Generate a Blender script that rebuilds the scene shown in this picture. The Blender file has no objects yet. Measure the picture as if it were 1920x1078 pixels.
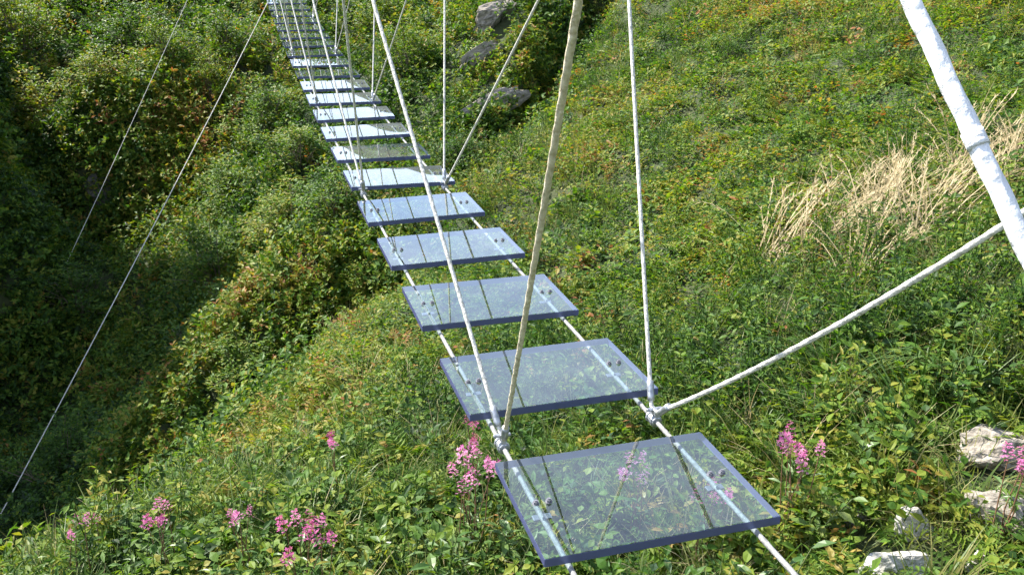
import bpy, bmesh, math, random
import numpy as np
from mathutils import Vector, Matrix

R = math.radians
rng = np.random.default_rng(7)
random.seed(7)
scene = bpy.context.scene
COL = scene.collection

# ------------------------------------------------------------------ camera
cam_data = bpy.data.cameras.new('camera')
cam_data.sensor_fit = 'HORIZONTAL'
cam_data.sensor_width = 36.0
cam_data.lens = 36.0 * 1700 / 1920
cam_data.clip_start = 0.02
cam_data.clip_end = 900
cam = bpy.data.objects.new('camera', cam_data)
COL.objects.link(cam)
cam.location = (0, 0, 0)
cam.rotation_euler = (R(90 - 20.583), 0, 0)
scene.camera = cam

# ------------------------------------------------------------------ sky, sun, exposure
SUN_AZ, SUN_EL = R(-56), R(46)          # azimuth from +Y, negative = to the left
world = bpy.data.worlds.new('World')
scene.world = world
world.use_nodes = True
wn = world.node_tree
bgn = wn.nodes['Background']
sky = wn.nodes.new('ShaderNodeTexSky')
sky.sky_type = 'NISHITA'
sky.sun_disc = False
sky.sun_elevation = SUN_EL
sky.sun_rotation = SUN_AZ
sky.air_density = 1.0
sky.dust_density = 1.0
sky.altitude = 1200
# broken cloud added all over the sky so the glass planks mirror paler
def wnode(t):
    return wn.nodes.new(t)
wtc = wnode('ShaderNodeTexCoord')
wsep = wnode('ShaderNodeSeparateXYZ')
wn.links.new(wtc.outputs['Generated'], wsep.inputs[0])
wz = wnode('ShaderNodeMath'); wz.operation = 'MAXIMUM'; wz.inputs[1].default_value = 0.0
wn.links.new(wsep.outputs[2], wz.inputs[0])
wza = wnode('ShaderNodeMath'); wza.operation = 'ADD'; wza.inputs[1].default_value = 0.12
wn.links.new(wz.outputs[0], wza.inputs[0])
wdiv = wnode('ShaderNodeVectorMath'); wdiv.operation = 'DIVIDE'
wcomb = wnode('ShaderNodeCombineXYZ')
for i in range(3):
    wn.links.new(wza.outputs[0], wcomb.inputs[i])
wn.links.new(wtc.outputs['Generated'], wdiv.inputs[0]); wn.links.new(wcomb.outputs[0], wdiv.inputs[1])
wnoi = wnode('ShaderNodeTexNoise'); wnoi.inputs['Scale'].default_value = 1.3; wnoi.inputs['Detail'].default_value = 7
wn.links.new(wdiv.outputs[0], wnoi.inputs['Vector'])
wmap = wnode('ShaderNodeMapRange')
wmap.inputs[1].default_value = .30; wmap.inputs[2].default_value = .70; wmap.inputs[3].default_value = 0.0; wmap.inputs[4].default_value = .30
wn.links.new(wnoi.outputs['Fac'], wmap.inputs[0])
wmix = wnode('ShaderNodeMix'); wmix.data_type = 'RGBA'
wmix.inputs[7].default_value = (8.4, 8.9, 9.7, 1)
# slanting sight lines towards the horizon meet more of the added cloud
winv = wnode('ShaderNodeMath'); winv.operation = 'SUBTRACT'; winv.inputs[0].default_value = 1.0
wn.links.new(wmap.outputs[0], winv.inputs[1])
wlen = wnode('ShaderNodeMath'); wlen.operation = 'DIVIDE'; wlen.inputs[0].default_value = 1.0
wn.links.new(wza.outputs[0], wlen.inputs[1])
wpow = wnode('ShaderNodeMath'); wpow.operation = 'POWER'
wn.links.new(winv.outputs[0], wpow.inputs[0]); wn.links.new(wlen.outputs[0], wpow.inputs[1])
wcov = wnode('ShaderNodeMath'); wcov.operation = 'SUBTRACT'; wcov.inputs[0].default_value = 1.0
wn.links.new(wpow.outputs[0], wcov.inputs[1])
wn.links.new(wcov.outputs[0], wmix.inputs[0]); wn.links.new(sky.outputs[0], wmix.inputs[6])
wn.links.new(wmix.outputs[2], bgn.inputs[0])
bgn.inputs[1].default_value = 0.115
sun_data = bpy.data.lights.new('sun', 'SUN')
sun_data.energy = 5.0
sun_data.angle = R(0.53)
sun_data.color = (1.0, 0.95, 0.86)
sun = bpy.data.objects.new('sun', sun_data)
COL.objects.link(sun)
sv = Vector((math.sin(SUN_AZ) * math.cos(SUN_EL), math.cos(SUN_AZ) * math.cos(SUN_EL), math.sin(SUN_EL)))
sun.rotation_euler = sv.to_track_quat('Z', 'Y').to_euler()
sun.location = sv * 60
vs = scene.view_settings
vs.view_transform = 'Standard'
vs.look = 'None'
vs.exposure = 1.46
vs.gamma = 1.0
vs.use_curve_mapping = False
scene.cycles.max_bounces = 6
scene.cycles.transparent_max_bounces = 24
scene.cycles.transmission_bounces = 6
scene.cycles.diffuse_bounces = 2
scene.cycles.adaptive_threshold = 0.03
scene.cycles.use_denoising = True

# ------------------------------------------------------------------ helpers
def tag(o, label, cat, group=None):
    o['label'] = label
    o['category'] = cat
    if group:
        o['group'] = group
    return o

def link(name, me, parent=None):
    o = bpy.data.objects.new(name, me)
    COL.objects.link(o)
    if parent:
        o.parent = parent
    return o

def empty(name, loc=(0, 0, 0), parent=None):
    o = bpy.data.objects.new(name, None)
    o.empty_display_size = 0.1
    COL.objects.link(o)
    o.location = loc
    if parent:
        o.parent = parent
    return o

def mesh(name, verts, faces, mat=None, smooth=False, lv=None, mats=None, mi=None):
    me = bpy.data.meshes.new(name)
    me.from_pydata([tuple(v) for v in verts], [], faces)
    if mats:
        for m in mats:
            me.materials.append(m)
        if mi is not None:
            me.polygons.foreach_set('material_index', np.asarray(mi, dtype=np.int32))
    elif mat:
        me.materials.append(mat)
    if smooth:
        me.polygons.foreach_set('use_smooth', np.ones(len(me.polygons), dtype=bool))
    if lv is not None:
        a = me.attributes.new('lv', 'FLOAT', 'POINT')
        a.data.foreach_set('value', np.asarray(lv, dtype=np.float32))
    me.update()
    return me

def _hash(ix, iy, seed):
    h = (ix.astype(np.int64) * 374761393 + iy.astype(np.int64) * 668265263 + seed * 1442695041) & 0x7fffffff
    h = ((h ^ (h >> 13)) * 1274126177) & 0x7fffffff
    h = h ^ (h >> 16)
    return (h & 0xffff) / 65535.0

def vnoise(x, y, seed=0):
    ix = np.floor(x); iy = np.floor(y)
    fx = x - ix; fy = y - iy
    fx = fx * fx * (3 - 2 * fx); fy = fy * fy * (3 - 2 * fy)
    ix = ix.astype(np.int64); iy = iy.astype(np.int64)
    a = _hash(ix, iy, seed); b = _hash(ix + 1, iy, seed)
    c = _hash(ix, iy + 1, seed); d = _hash(ix + 1, iy + 1, seed)
    return (a * (1 - fx) + b * fx) * (1 - fy) + (c * (1 - fx) + d * fx) * fy

def fbm(x, y, seed=0, octv=3):
    s = 0; amp = .5; t = 0
    for i in range(octv):
        s = s + amp * vnoise(x * 2 ** i, y * 2 ** i, seed + i * 17)
        t += amp
        amp *= .5
    return s / t

# ------------------------------------------------------------------ materials
def new_mat(name):
    m = bpy.data.materials.new(name)
    m.use_nodes = True
    nt = m.node_tree
    return m, nt, nt.nodes['Principled BSDF'], nt.nodes['Material Output']

def ramp(nt, stops):
    r = nt.nodes.new('ShaderNodeValToRGB')
    el = r.color_ramp.elements
    while len(el) < len(stops):
        el.new(0.5)
    for e, (p, c) in zip(el, stops):
        e.position = p
        e.color = (*c, 1)
    return r

def leaf_mat(name, stops, spread=0.35, translucency=0.3, rough=0.5, instancer=True, fixed=0.5, spec=0.35):
    m, nt, p, out = new_mat(name)
    L = nt.links
    lv = nt.nodes.new('ShaderNodeAttribute'); lv.attribute_name = 'lv'
    if instancer:
        ti = nt.nodes.new('ShaderNodeAttribute'); ti.attribute_type = 'INSTANCER'; ti.attribute_name = 'tint'
        tsock = ti.outputs['Fac']
    else:
        ti = nt.nodes.new('ShaderNodeAttribute'); ti.attribute_type = 'OBJECT'; ti.attribute_name = 'tint'
        tsock = ti.outputs['Fac']
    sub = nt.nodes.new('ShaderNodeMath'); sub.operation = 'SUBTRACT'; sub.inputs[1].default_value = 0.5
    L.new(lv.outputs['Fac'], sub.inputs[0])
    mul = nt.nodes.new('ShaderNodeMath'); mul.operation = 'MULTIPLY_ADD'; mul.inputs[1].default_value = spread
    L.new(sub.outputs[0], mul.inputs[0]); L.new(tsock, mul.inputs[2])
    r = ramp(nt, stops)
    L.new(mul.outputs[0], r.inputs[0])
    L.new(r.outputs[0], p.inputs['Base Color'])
    p.inputs['Roughness'].default_value = rough
    p.inputs['Specular IOR Level'].default_value = spec
    tr = nt.nodes.new('ShaderNodeBsdfTranslucent')
    hs = nt.nodes.new('ShaderNodeHueSaturation')
    hs.inputs['Saturation'].default_value = 1.1; hs.inputs['Value'].default_value = 1.5
    L.new(r.outputs[0], hs.inputs['Color']); L.new(hs.outputs[0], tr.inputs[0])
    mx = nt.nodes.new('ShaderNodeMixShader'); mx.inputs[0].default_value = translucency
    L.new(p.outputs[0], mx.inputs[1]); L.new(tr.outputs[0], mx.inputs[2])
    L.new(mx.outputs[0], out.inputs[0])
    return m

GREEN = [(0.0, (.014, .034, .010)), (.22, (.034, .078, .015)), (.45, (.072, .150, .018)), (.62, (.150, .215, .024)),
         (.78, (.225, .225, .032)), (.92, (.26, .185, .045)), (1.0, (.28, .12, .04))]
M_leaf = leaf_mat('herb leaf', GREEN, .48, .38, .55, spec=.22)
M_grass = leaf_mat('grass blade', [(0, (.03, .065, .015)), (.3, (.075, .13, .025)), (.6, (.15, .185, .04)), (.8, (.27, .24, .085)), (1, (.42, .33, .17))], .4, .35, .5)
M_shrub = leaf_mat('shrub leaf', GREEN, .50, .34, .55, instancer=False, spec=.22)
M_shrub_i = leaf_mat('thicket leaf', GREEN, .50, .34, .55, spec=.22)
M_dry = leaf_mat('dry straw', [(0, (.18, .14, .065)), (.5, (.35, .275, .14)), (1, (.52, .43, .26))], .8, .25, .6, instancer=False)
M_dry_i = leaf_mat('dry straw ground', [(0, (.22, .17, .08)), (.5, (.42, .33, .18)), (1, (.58, .47, .28))], .8, .25, .6)
M_big = leaf_mat('broad leaf', [(0, (.035, .085, .022)), (.3, (.065, .135, .030)), (.6, (.125, .19, .045)), (.8, (.23, .22, .05)), (1, (.36, .20, .04))], .35, .3, .4, instancer=False)
M_pink = leaf_mat('pink petal', [(0, (.32, .055, .12)), (.5, (.47, .09, .29)), (1, (.62, .28, .44))], .8, .3, .6, instancer=False)

def plain(name, col, rough=.6, metal=0, noise=None, spec=.5):
    m, nt, p, out = new_mat(name)
    p.inputs['Base Color'].default_value = (*col, 1)
    p.inputs['Roughness'].default_value = rough
    p.inputs['Metallic'].default_value = metal
    p.inputs['Specular IOR Level'].default_value = spec
    if noise:
        c2, sc, bump = noise
        tc = nt.nodes.new('ShaderNodeTexCoord')
        n = nt.nodes.new('ShaderNodeTexNoise'); n.inputs['Scale'].default_value = sc; n.inputs['Detail'].default_value = 6
        nt.links.new(tc.outputs['Object'], n.inputs['Vector'])
        r = ramp(nt, [(.32, col), (.68, c2)])
        nt.links.new(n.outputs['Fac'], r.inputs[0]); nt.links.new(r.outputs[0], p.inputs['Base Color'])
        if bump:
            b = nt.nodes.new('ShaderNodeBump'); b.inputs['Strength'].default_value = bump; b.inputs['Distance'].default_value = .01
            nt.links.new(n.outputs['Fac'], b.inputs['Height']); nt.links.new(b.outputs[0], p.inputs['Normal'])
    return m

M_stem = plain('green stem', (.10, .13, .04), .6)
M_redstem = plain('reddish stem', (.17, .09, .05), .6)
M_wood = plain('shrub wood', (.10, .075, .05), .8, noise=((.19, .15, .11), 14, .3))
M_ground = plain('soil and moss', (.022, .034, .010), .95, noise=((.042, .052, .014), 2.2, .6))
M_rope = plain('off white rope', (.42, .40, .35), .85, noise=((.70, .68, .62), 90, .5))
M_cream = plain('cream rope', (.42, .36, .24), .85, noise=((.68, .61, .45), 90, .5))
M_white = plain('white braided rope', (.66, .67, .71), .7, noise=((.80, .80, .81), 90, .4))
M_cable = plain('galvanised steel cable', (.17, .17, .17), .75, .1, noise=((.32, .32, .31), 80, .4))
M_steel = plain('zinc clamp', (.26, .28, .31), .45, .7, noise=((.48, .50, .53), 60, .3))
M_bolt = plain('dull steel bolt', (.20, .20, .23), .5, .6)
M_rock_pale = plain('pale limestone', (.26, .25, .22), .95, noise=((.58, .55, .50), 9, 1.0))
M_rock_grey = plain('grey rock', (.10, .095, .085), .95, noise=((.24, .22, .19), 6, 1.0))
M_rock_dark = plain('shade darkened rock', (.055, .058, .045), .95, noise=((.13, .12, .10), 6, 1.0))  # rock colour lowered to stand in for shade in the ravine
M_rock_tan = plain('tan rock', (.15, .13, .105), .95, noise=((.36, .32, .27), 7, 1.0))

def glass_mat():
    """clear tread glass: straight-through tint, a little dust, and the two-sided Fresnel mirror of a thin slab"""
    m, nt, p, out = new_mat('tread glass')
    L = nt.links
    nt.nodes.remove(p)
    def mth(op, a, b):
        n_ = nt.nodes.new('ShaderNodeMath'); n_.operation = op
        for i, v in enumerate((a, b)):
            if isinstance(v, (int, float)):
                n_.inputs[i].default_value = v
            else:
                L.new(v, n_.inputs[i])
        return n_.outputs[0]
    fr = nt.nodes.new('ShaderNodeFresnel'); fr.inputs['IOR'].default_value = 1.52
    geo = nt.nodes.new('ShaderNodeNewGeometry')
    front = mth('SUBTRACT', 1.0, geo.outputs['Backfacing'])
    slab = mth('DIVIDE', mth('MULTIPLY', fr.outputs[0], 2.0), mth('ADD', fr.outputs[0], 1.0))
    fac = mth('MULTIPLY', slab, front)
    tr = nt.nodes.new('ShaderNodeBsdfTransparent'); tr.inputs[0].default_value = (.84, .915, .935, 1)
    df = nt.nodes.new('ShaderNodeBsdfDiffuse'); df.inputs[0].default_value = (.60, .68, .80, 1)
    tc = nt.nodes.new('ShaderNodeTexCoord')
    n = nt.nodes.new('ShaderNodeTexNoise'); n.inputs['Scale'].default_value = 9; n.inputs['Detail'].default_value = 8
    oi = nt.nodes.new('ShaderNodeObjectInfo')
    va = nt.nodes.new('ShaderNodeVectorMath'); va.operation = 'MULTIPLY_ADD'
    cb = nt.nodes.new('ShaderNodeCombineXYZ'); L.new(oi.outputs['Random'], cb.inputs[0]); L.new(oi.outputs['Random'], cb.inputs[1])
    va.inputs[1].default_value = (37, 53, 0); L.new(cb.outputs[0], va.inputs[0]); L.new(tc.outputs['Object'], va.inputs[2])
    L.new(va.outputs[0], n.inputs['Vector'])
    mr = nt.nodes.new('ShaderNodeMapRange')
    mr.inputs[1].default_value = .3; mr.inputs[2].default_value = .7; mr.inputs[3].default_value = .002; mr.inputs[4].default_value = .014
    L.new(n.outputs['Fac'], mr.inputs[0])
    dot = nt.nodes.new('ShaderNodeVectorMath'); dot.operation = 'DOT_PRODUCT'
    L.new(geo.outputs['Normal'], dot.inputs[0]); L.new(geo.outputs['Incoming'], dot.inputs[1])
    path = mth('DIVIDE', 1.0, mth('MAXIMUM', dot.outputs['Value'], .08))
    dust = mth('MULTIPLY', mth('SUBTRACT', 1.0, mth('POWER', mth('SUBTRACT', 1.0, mr.outputs[0]), path)), front)
    m1 = nt.nodes.new('ShaderNodeMixShader')
    L.new(dust, m1.inputs[0]); L.new(tr.outputs[0], m1.inputs[1]); L.new(df.outputs[0], m1.inputs[2])
    gl = nt.nodes.new('ShaderNodeBsdfGlossy'); gl.inputs['Roughness'].default_value = .012
    gl.inputs[0].default_value = (.96, .98, 1, 1)
    m2 = nt.nodes.new('ShaderNodeMixShader')
    L.new(fac, m2.inputs[0]); L.new(m1.outputs[0], m2.inputs[1]); L.new(gl.outputs[0], m2.inputs[2])
    L.new(m2.outputs[0], out.inputs[0])
    return m
M_glass = glass_mat()
def edge_mat():
    m, nt, p, out = new_mat('ground glass edge')
    p.inputs['Base Color'].default_value = (.075, .085, .21, 1)
    p.inputs['Roughness'].default_value = .35
    p.inputs['Transmission Weight'].default_value = .25
    return m
M_edge = edge_mat()

# ------------------------------------------------------------------ terrain
CTL = np.array([
(0.07,2.47,-1.95),(1.13,2.15,-1.66),(1.63,2.51,-1.56),(-1.72,2.81,-2.19),(-0.68,2.64,-2.06),(-1.59,3.65,-2.51),(-1.62,5.34,-2.84),
(-1.39,6.77,-3.01),(-0.96,7.62,-3.02),(0.10,3.71,-2.08),(0.12,4.51,-2.20),(0.15,5.73,-2.39),(-0.28,7.52,-2.73),(-0.90,9.20,-2.80),
(0.19,7.64,-2.42),(0.80,3.57,-1.87),(1.00,4.62,-1.93),(1.24,5.92,-1.88),(1.60,7.88,-1.76),(2.10,10.67,-1.44),(2.80,14.67,-0.70),
(1.24,2.91,-1.63),(1.51,3.69,-1.54),(2.03,5.21,-1.49),(3.01,8.05,-1.32),(4.52,12.57,-0.60),(1.99,3.32,-1.39),(2.54,4.44,-1.27),
(3.59,6.54,-1.07),(4.98,9.43,-0.45),(0.15,13.14,-2.25),(-0.56,16.56,-1.40),(-0.72,12.22,-2.43),(0.77,14.89,-1.69),(0.56,10.39,-2.19),
(-2.10,17.46,-1.77),(-3.75,11.75,-4.26),(-3.65,10.38,-5.06),(-3.38,13.80,-3.08),(-2.30,10.98,-3.35),(-2.3,9.7,-3.2),(-3.0,9.3,-3.75),(-3.6,8.6,-4.5),(-2.0,8.5,-3.95),(-2.45,7.8,-4.6),
(-2.9,6.9,-5.0),(-7.08,12.64,-6.16),(-7.15,15.11,-5.28),(-6.16,9.91,-6.33),(-4.3,7.75,-5.4),(-7.60,16.33,-4.86),(-8.2,17.0,-3.0),(-6.9,16.9,-3.1),(-7.1,16.35,-4.7),(-8.39,17.56,-2.95),
(-8.54,22.82,-1.71),(-11.78,22.77,-1.73),(-5.70,19.51,-2.09),(-5.92,16.46,-3.63),(-4.45,21.78,-1.63),(-9.1,15.92,-4.5),(-10.2,17.4,-2.6),
(-2.75,5.6,-4.3),(-2.7,4.2,-3.9),(-2.6,3.2,-3.3),(-4.2,5.5,-5.4),(-4.5,3.2,-4.9),(-6.5,6.5,-6.6),(-8.2,10,-5.6),(-8.1,12.4,-5.4),
# left hillside beyond the frame and the far side of the valley
(-8.9,12.6,-1.0),(-9.6,13.6,2.0),(-10.2,11.0,.4),(-11,13.2,3.6),(-14,12,5.0),(-9.6,8.8,-1.8),(-10.5,6.5,-2.5),(-11,3.5,-5.6),(-15,7,1.0),(-20,12,6.0),(-10.2,15.3,2.6),(-11.2,16.6,4.2),(-13.5,16.8,4.3),(-12.6,18.6,.5),(-14.5,20.5,-.8),(-18,18,4.0),(-16,24,-.8),(-22,25,2),
(-9,2,-6.9),(-7,-2,-6.0),(-3,0,-3.3),(-1,0.6,-1.9),(0.4,0.8,-1.68),(0.4,-1.5,-1.5),(2.0,0.5,-1.35),(3,-2,-.9),(4,2.5,-.75),(5.5,6,-.2),(8,10,.8),(8,3,.6),
(0,20,-.7),(-2,24,.1),(-8,28,.5),(-4,28,.7),(4,20,1.0),(10,18,2.6),(-14,30,1.2),(2,28,2.6),
(-8,38,3.0),(-16,40,3.4),(0,40,5.0),(10,34,6),(-25,34,6),(18,24,7),(16,10,4),(16,-4,3),(-20,-8,-9),(0,-10,.5),(-30,0,-6),(-32,20,6),
(-8.5,60,10.9),(-13,60,9.1),(-20,60,7.8),(-40,130,17),(10,60,13.5),(-35,60,8.6),(35,50,18),(35,10,12),(30,-25,8),(0,-35,6),(-40,-30,-10),(-60,10,8),(60,60,28),(-12,95,12.5),(8,95,18),(-60,80,18),(70,0,24),(-70,-60,-6),(40,-70,14),(90,120,40),(-90,120,30),(-25,140,18),(5,140,26),
], dtype=float)
_c = 0.6
def _phi(r2):
    return np.sqrt(r2 + _c * _c)
def _solve():
    X = CTL[:, :2]; n = len(X)
    A = _phi(((X[:, None] - X[None]) ** 2).sum(-1))
    P = np.c_[np.ones(n), X]
    K = np.zeros((n + 3, n + 3))
    K[:n, :n] = A - 0.02 * np.eye(n); K[:n, n:] = P; K[n:, :n] = P.T
    return np.linalg.solve(K, np.r_[CTL[:, 2], 0, 0, 0])
_W = _solve()
def height(x, y):
    x = np.asarray(x, float); y = np.asarray(y, float)
    sh = x.shape
    q = np.c_[x.ravel(), y.ravel()]
    out = np.empty(len(q))
    for i in range(0, len(q), 20000):
        b = q[i:i + 20000]
        out[i:i + 20000] = _phi(((b[:, None] - CTL[None, :, :2]) ** 2).sum(-1)) @ _W[:-3] + _W[-3] + b @ _W[-2:]
    z = out.reshape(sh)
    r = np.sqrt(x * x + y * y)
    amp = np.clip((r - 1.5) / 8, 0.15, 1.0)
    z = z + (fbm(x * .9 + 31, y * .9 + 11, 3, 3) - .5) * .42 * amp
    # narrow stream cut at the head of the slope and the gully behind the near spur
    for pts_, wd, dp in (([(1.5, 17.5), (1.0, 15.6), (.45, 14.0), (.0, 12.9), (-.35, 11.6)], .48, 1.15),
                         ([(-1.5, 8.6), (-2.2, 7.4), (-2.55, 6.0), (-2.6, 4.6)], .5, .5)):
        dm = np.full(sh, 1e9)
        for (ax_, ay_), (bx_, by_) in zip(pts_[:-1], pts_[1:]):
            ux, uy = bx_ - ax_, by_ - ay_
            tt = np.clip(((x - ax_) * ux + (y - ay_) * uy) / (ux * ux + uy * uy), 0, 1)
            dm = np.minimum(dm, (x - ax_ - tt * ux) ** 2 + (y - ay_ - tt * uy) ** 2)
        z = z - dp * np.exp(-(dm / wd ** 2) ** 1.5)
    z = z + (fbm(x * .22 + 5, y * .22 + 9, 8, 2) - .5) * 1.6 * np.clip((r - 14) / 20, 0, 1)
    return z
def h1(x, y):
    return float(height(np.array([x]), np.array([y]))[0])

def axis(lo, hi, n, c, p):
    t = np.linspace(-1, 1, n)
    s = np.sign(t) * np.abs(t) ** p
    return np.where(s < 0, c + s * (c - lo), c + s * (hi - c))
gx = axis(-95, 95, 330, -2.0, 2.3)
gy = axis(-60, 145, 330, 8.0, 2.3)
GX, GY = np.meshgrid(gx, gy)
GZ = height(GX, GY)
nx, ny = len(gx), len(gy)
idx = np.arange(nx * ny).reshape(ny, nx)
quads = np.stack([idx[:-1, :-1], idx[:-1, 1:], idx[1:, 1:], idx[1:, :-1]], -1).reshape(-1, 4)
hill = link('hillside', mesh('hillside', np.c_[GX.ravel(), GY.ravel(), GZ.ravel()], quads.tolist(), M_ground, True))
hill['kind'] = 'structure'

# ------------------------------------------------------------------ plant prototypes
LEAF8 = np.array([(0, 0, 0), (-.34, .30, .05), (0, .32, -.02), (.34, .30, .05), (-.42, .58, .03), (0, .62, -.03), (.42, .58, .03), (0, 1, -.14)])
LEAF8F = [(0, 2, 1), (0, 3, 2), (1, 2, 5, 4), (2, 3, 6, 5), (4, 5, 7), (5, 6, 7)]
LEAF4 = np.array([(0, 0, 0), (-.40, .5, .06), (0, 1, -.08), (.40, .5, .06)])
LEAF4F = [(0, 2, 1), (0, 3, 2)]

class Leaves:
    """collects leaves, blades and stems into one mesh"""
    def __init__(self):
        self.v = []; self.f = []; self.lv = []; self.n = 0
    def add(self, verts, faces, val):
        self.v.extend(map(tuple, verts)); self.f.extend([tuple(i + self.n for i in q) for q in faces])
        self.lv.extend([val] * len(verts)); self.n += len(verts)
    def leaf(self, base, az, el, length, width, val, full=True, roll=0.0):
        d = np.array([math.cos(az) * math.cos(el), math.sin(az) * math.cos(el), math.sin(el)])
        s = np.array([math.sin(az), -math.cos(az), 0.0])
        n = np.cross(s, d)
        if roll:
            s, n = s * math.cos(roll) + n * math.sin(roll), n * math.cos(roll) - s * math.sin(roll)
        T = LEAF8 if full else LEAF4
        P = np.asarray(base) + T[:, :1] * s * width + T[:, 1:2] * d * length + T[:, 2:3] * n * length
        self.add(P, LEAF8F if full else LEAF4F, val)
    def blade(self, base, az, el, length, width, droop, val, seg=3):
        p = np.array(base, float); s = np.array([math.sin(az), -math.cos(az), 0.0]); vs_ = []
        for i in range(seg + 1):
            w = width * (1 - (i / seg) ** 1.6) * .5 + .0004
            vs_ += [p - s * w, p + s * w]
            e = el - droop * ((i + .5) / seg) ** 1.3
            p = p + np.array([math.cos(az) * math.cos(e), math.sin(az) * math.cos(e), math.sin(e)]) * length / seg
        self.add(vs_, [(2 * i, 2 * i + 1, 2 * i + 3, 2 * i + 2) for i in range(seg)], val)
    def stick(self, a, b, r0, r1, val=.3, sides=4):
        a = np.asarray(a, float); b = np.asarray(b, float)
        d = b - a; d = d / (np.linalg.norm(d) + 1e-9)
        u = np.cross(d, (0.3, 0.2, 1.0) if abs(d[2]) < .9 else (1.0, 0, 0)); u = u / np.linalg.norm(u); w = np.cross(d, u)
        vs_ = []
        for c, r in ((a, r0), (b, r1)):
            for k in range(sides):
                t = 2 * math.pi * k / sides
                vs_.append(c + (u * math.cos(t) + w * math.sin(t)) * r)
        self.add(vs_, [(k, (k + 1) % sides, sides + (k + 1) % sides, sides + k) for k in range(sides)], val)
    def mesh(self, name, mat, smooth=False):
        return mesh(name, self.v, self.f, mat, smooth, self.lv)

U = random.uniform
def proto_broad(stems=5, h=.2, size=.06, seed=0):
    random.seed(seed); L = Leaves()
    for k in range(stems):
        az = U(0, 6.28); lean = U(.1, .55); hh = h * U(.5, 1.15)
        top = (math.cos(az) * lean * hh + U(-.05, .05), math.sin(az) * lean * hh + U(-.05, .05), hh)
        b = (top[0] * .2, top[1] * .2, -.03)
        L.stick(b, top, .0025, .0015, .35, 3)
        n = random.randint(4, 7)
        for j in range(n):
            t = .35 + .65 * (j + 1) / n
            p = [b[i] + (top[i] - b[i]) * t for i in range(3)]
            L.leaf(p, az + j * 2.4 + U(-.4, .4), U(-.15, .65), size * U(.6, 1.25), size * U(.45, .75), U(0, 1), True, U(-.3, .3))
    return L
def proto_lance(stems=4, h=.38, seed=0):
    random.seed(seed); L = Leaves()
    for k in range(stems):
        az = U(0, 6.28); lean = U(.05, .4); hh = h * U(.6, 1.15)
        b = np.array([U(-.05, .05), U(-.05, .05), -.03]); top = b + np.array([math.cos(az) * lean * hh, math.sin(az) * lean * hh, hh])
        L.stick(b, top, .003, .0015, .4, 3)
        n = 13
        for j in range(n):
            t = .2 + .8 * (j + .6) / n
            L.leaf(b + (top - b) * t, j * 2.4 + U(-.4, .4), U(.0, .75), U(.042, .075) * (1.15 - .5 * t), U(.010, .017), U(0, 1), True, U(-.3, .3))
    return L
def proto_grass(n=26, h=.28, w=.005, seed=0, spread=.06, droop=1.2):
    random.seed(seed); L = Leaves()
    for k in range(n):
        az = U(0, 6.28); r = spread * math.sqrt(U(0, 1))
        L.blade((math.cos(az) * r, math.sin(az) * r, -.02), az + U(-.7, .7), U(.85, 1.5), h * U(.55, 1.2), w * U(.6, 1.3), U(.3, droop), U(0, 1))
    return L
def proto_low(n=26, seed=0):
    random.seed(seed); L = Leaves()
    for k in range(n):
        az = U(0, 6.28); r = .12 * math.sqrt(U(0, 1))
        L.leaf((math.cos(az) * r, math.sin(az) * r, U(.01, .09)), U(0, 6.28), U(-.1, .6), U(.025, .05), U(.02, .035), U(0, 1), False, U(-.4, .4))
    return L
def proto_sprig(n=46, seed=0, size=.05):
    random.seed(seed); L = Leaves()
    for k in range(7):
        az = U(0, 6.28); el = U(.35, 1.45); ln = U(.2, .42)
        tip = np.array([math.cos(az) * math.cos(el), math.sin(az) * math.cos(el), math.sin(el)]) * ln
        L.stick((0, 0, -.05), tip, .004, .0015, .2, 3)
        for j in range(n // 7 + 1):
            t = U(.35, 1.05)
            L.leaf(tip * t, U(0, 6.28), U(-.2, .9), size * U(.7, 1.3), size * U(.5, .8), U(0, 1), False, U(-.4, .4))
    return L

def proto_fern(fronds=6, seed=0, ln=.2):
    random.seed(seed); L = Leaves()
    for k in range(fronds):
        az = k * 6.283 / fronds + U(-.4, .4); p = np.array([0, 0, -.02]); el = U(.7, 1.25); m = 11; l_ = ln * U(.75, 1.2); v = U(.15, .85)
        for i in range(m):
            e = el - 1.1 * (i / m)
            st = np.array([math.cos(az) * math.cos(e), math.sin(az) * math.cos(e), math.sin(e)]) * l_ / m
            if i > 1:
                w = l_ * .30 * math.sin(math.pi * min(1, (i + .6) / (m + .6)) ** .8)
                for sd_ in (-1, 1):
                    L.leaf(p, az + sd_ * 1.15, e * .35 + U(-.15, .15), w * U(.85, 1.1), w * .42, min(1, max(0, v + U(-.15, .15))), False, U(-.2, .2))
            L.stick(p, p + st, .0016, .0014, .4, 3)
            p = p + st
    return L
def proto_collection(name, makers):
    c = bpy.data.collections.new(name)
    for i, (mk, mat) in enumerate(makers):
        o = bpy.data.objects.new('%s_%02d' % (name, i), mk.mesh('%s_%02d' % (name, i), mat))
        c.objects.link(o)
    return c

herbs = proto_collection('herb_plants', [(proto_broad(6, .17, .046, s), M_leaf) for s in (1, 2, 3)]
                         + [(proto_lance(4, .34, s), M_leaf) for s in (4, 5)] + [(proto_low(30, s), M_leaf) for s in (6, 7, 8)] + [(proto_fern(6, s), M_leaf) for s in (9, 10)]
                         + [(proto_broad(4, .12, .062, s), M_leaf) for s in (16, 17)])
grasses = proto_collection('grass_plants', [(proto_grass(18, .25, .0062, s), M_grass) for s in (11, 12, 13)]
                           + [(proto_grass(24, .16, .0055, 14, .09, .8), M_grass)] + [(proto_grass(16, .30, .0032, 15, .05, .9), M_dry_i)])
thickets = proto_collection('thicket_plants', [(proto_sprig(50, s, .070), M_shrub_i) for s in (21, 22, 23, 24)])

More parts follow.
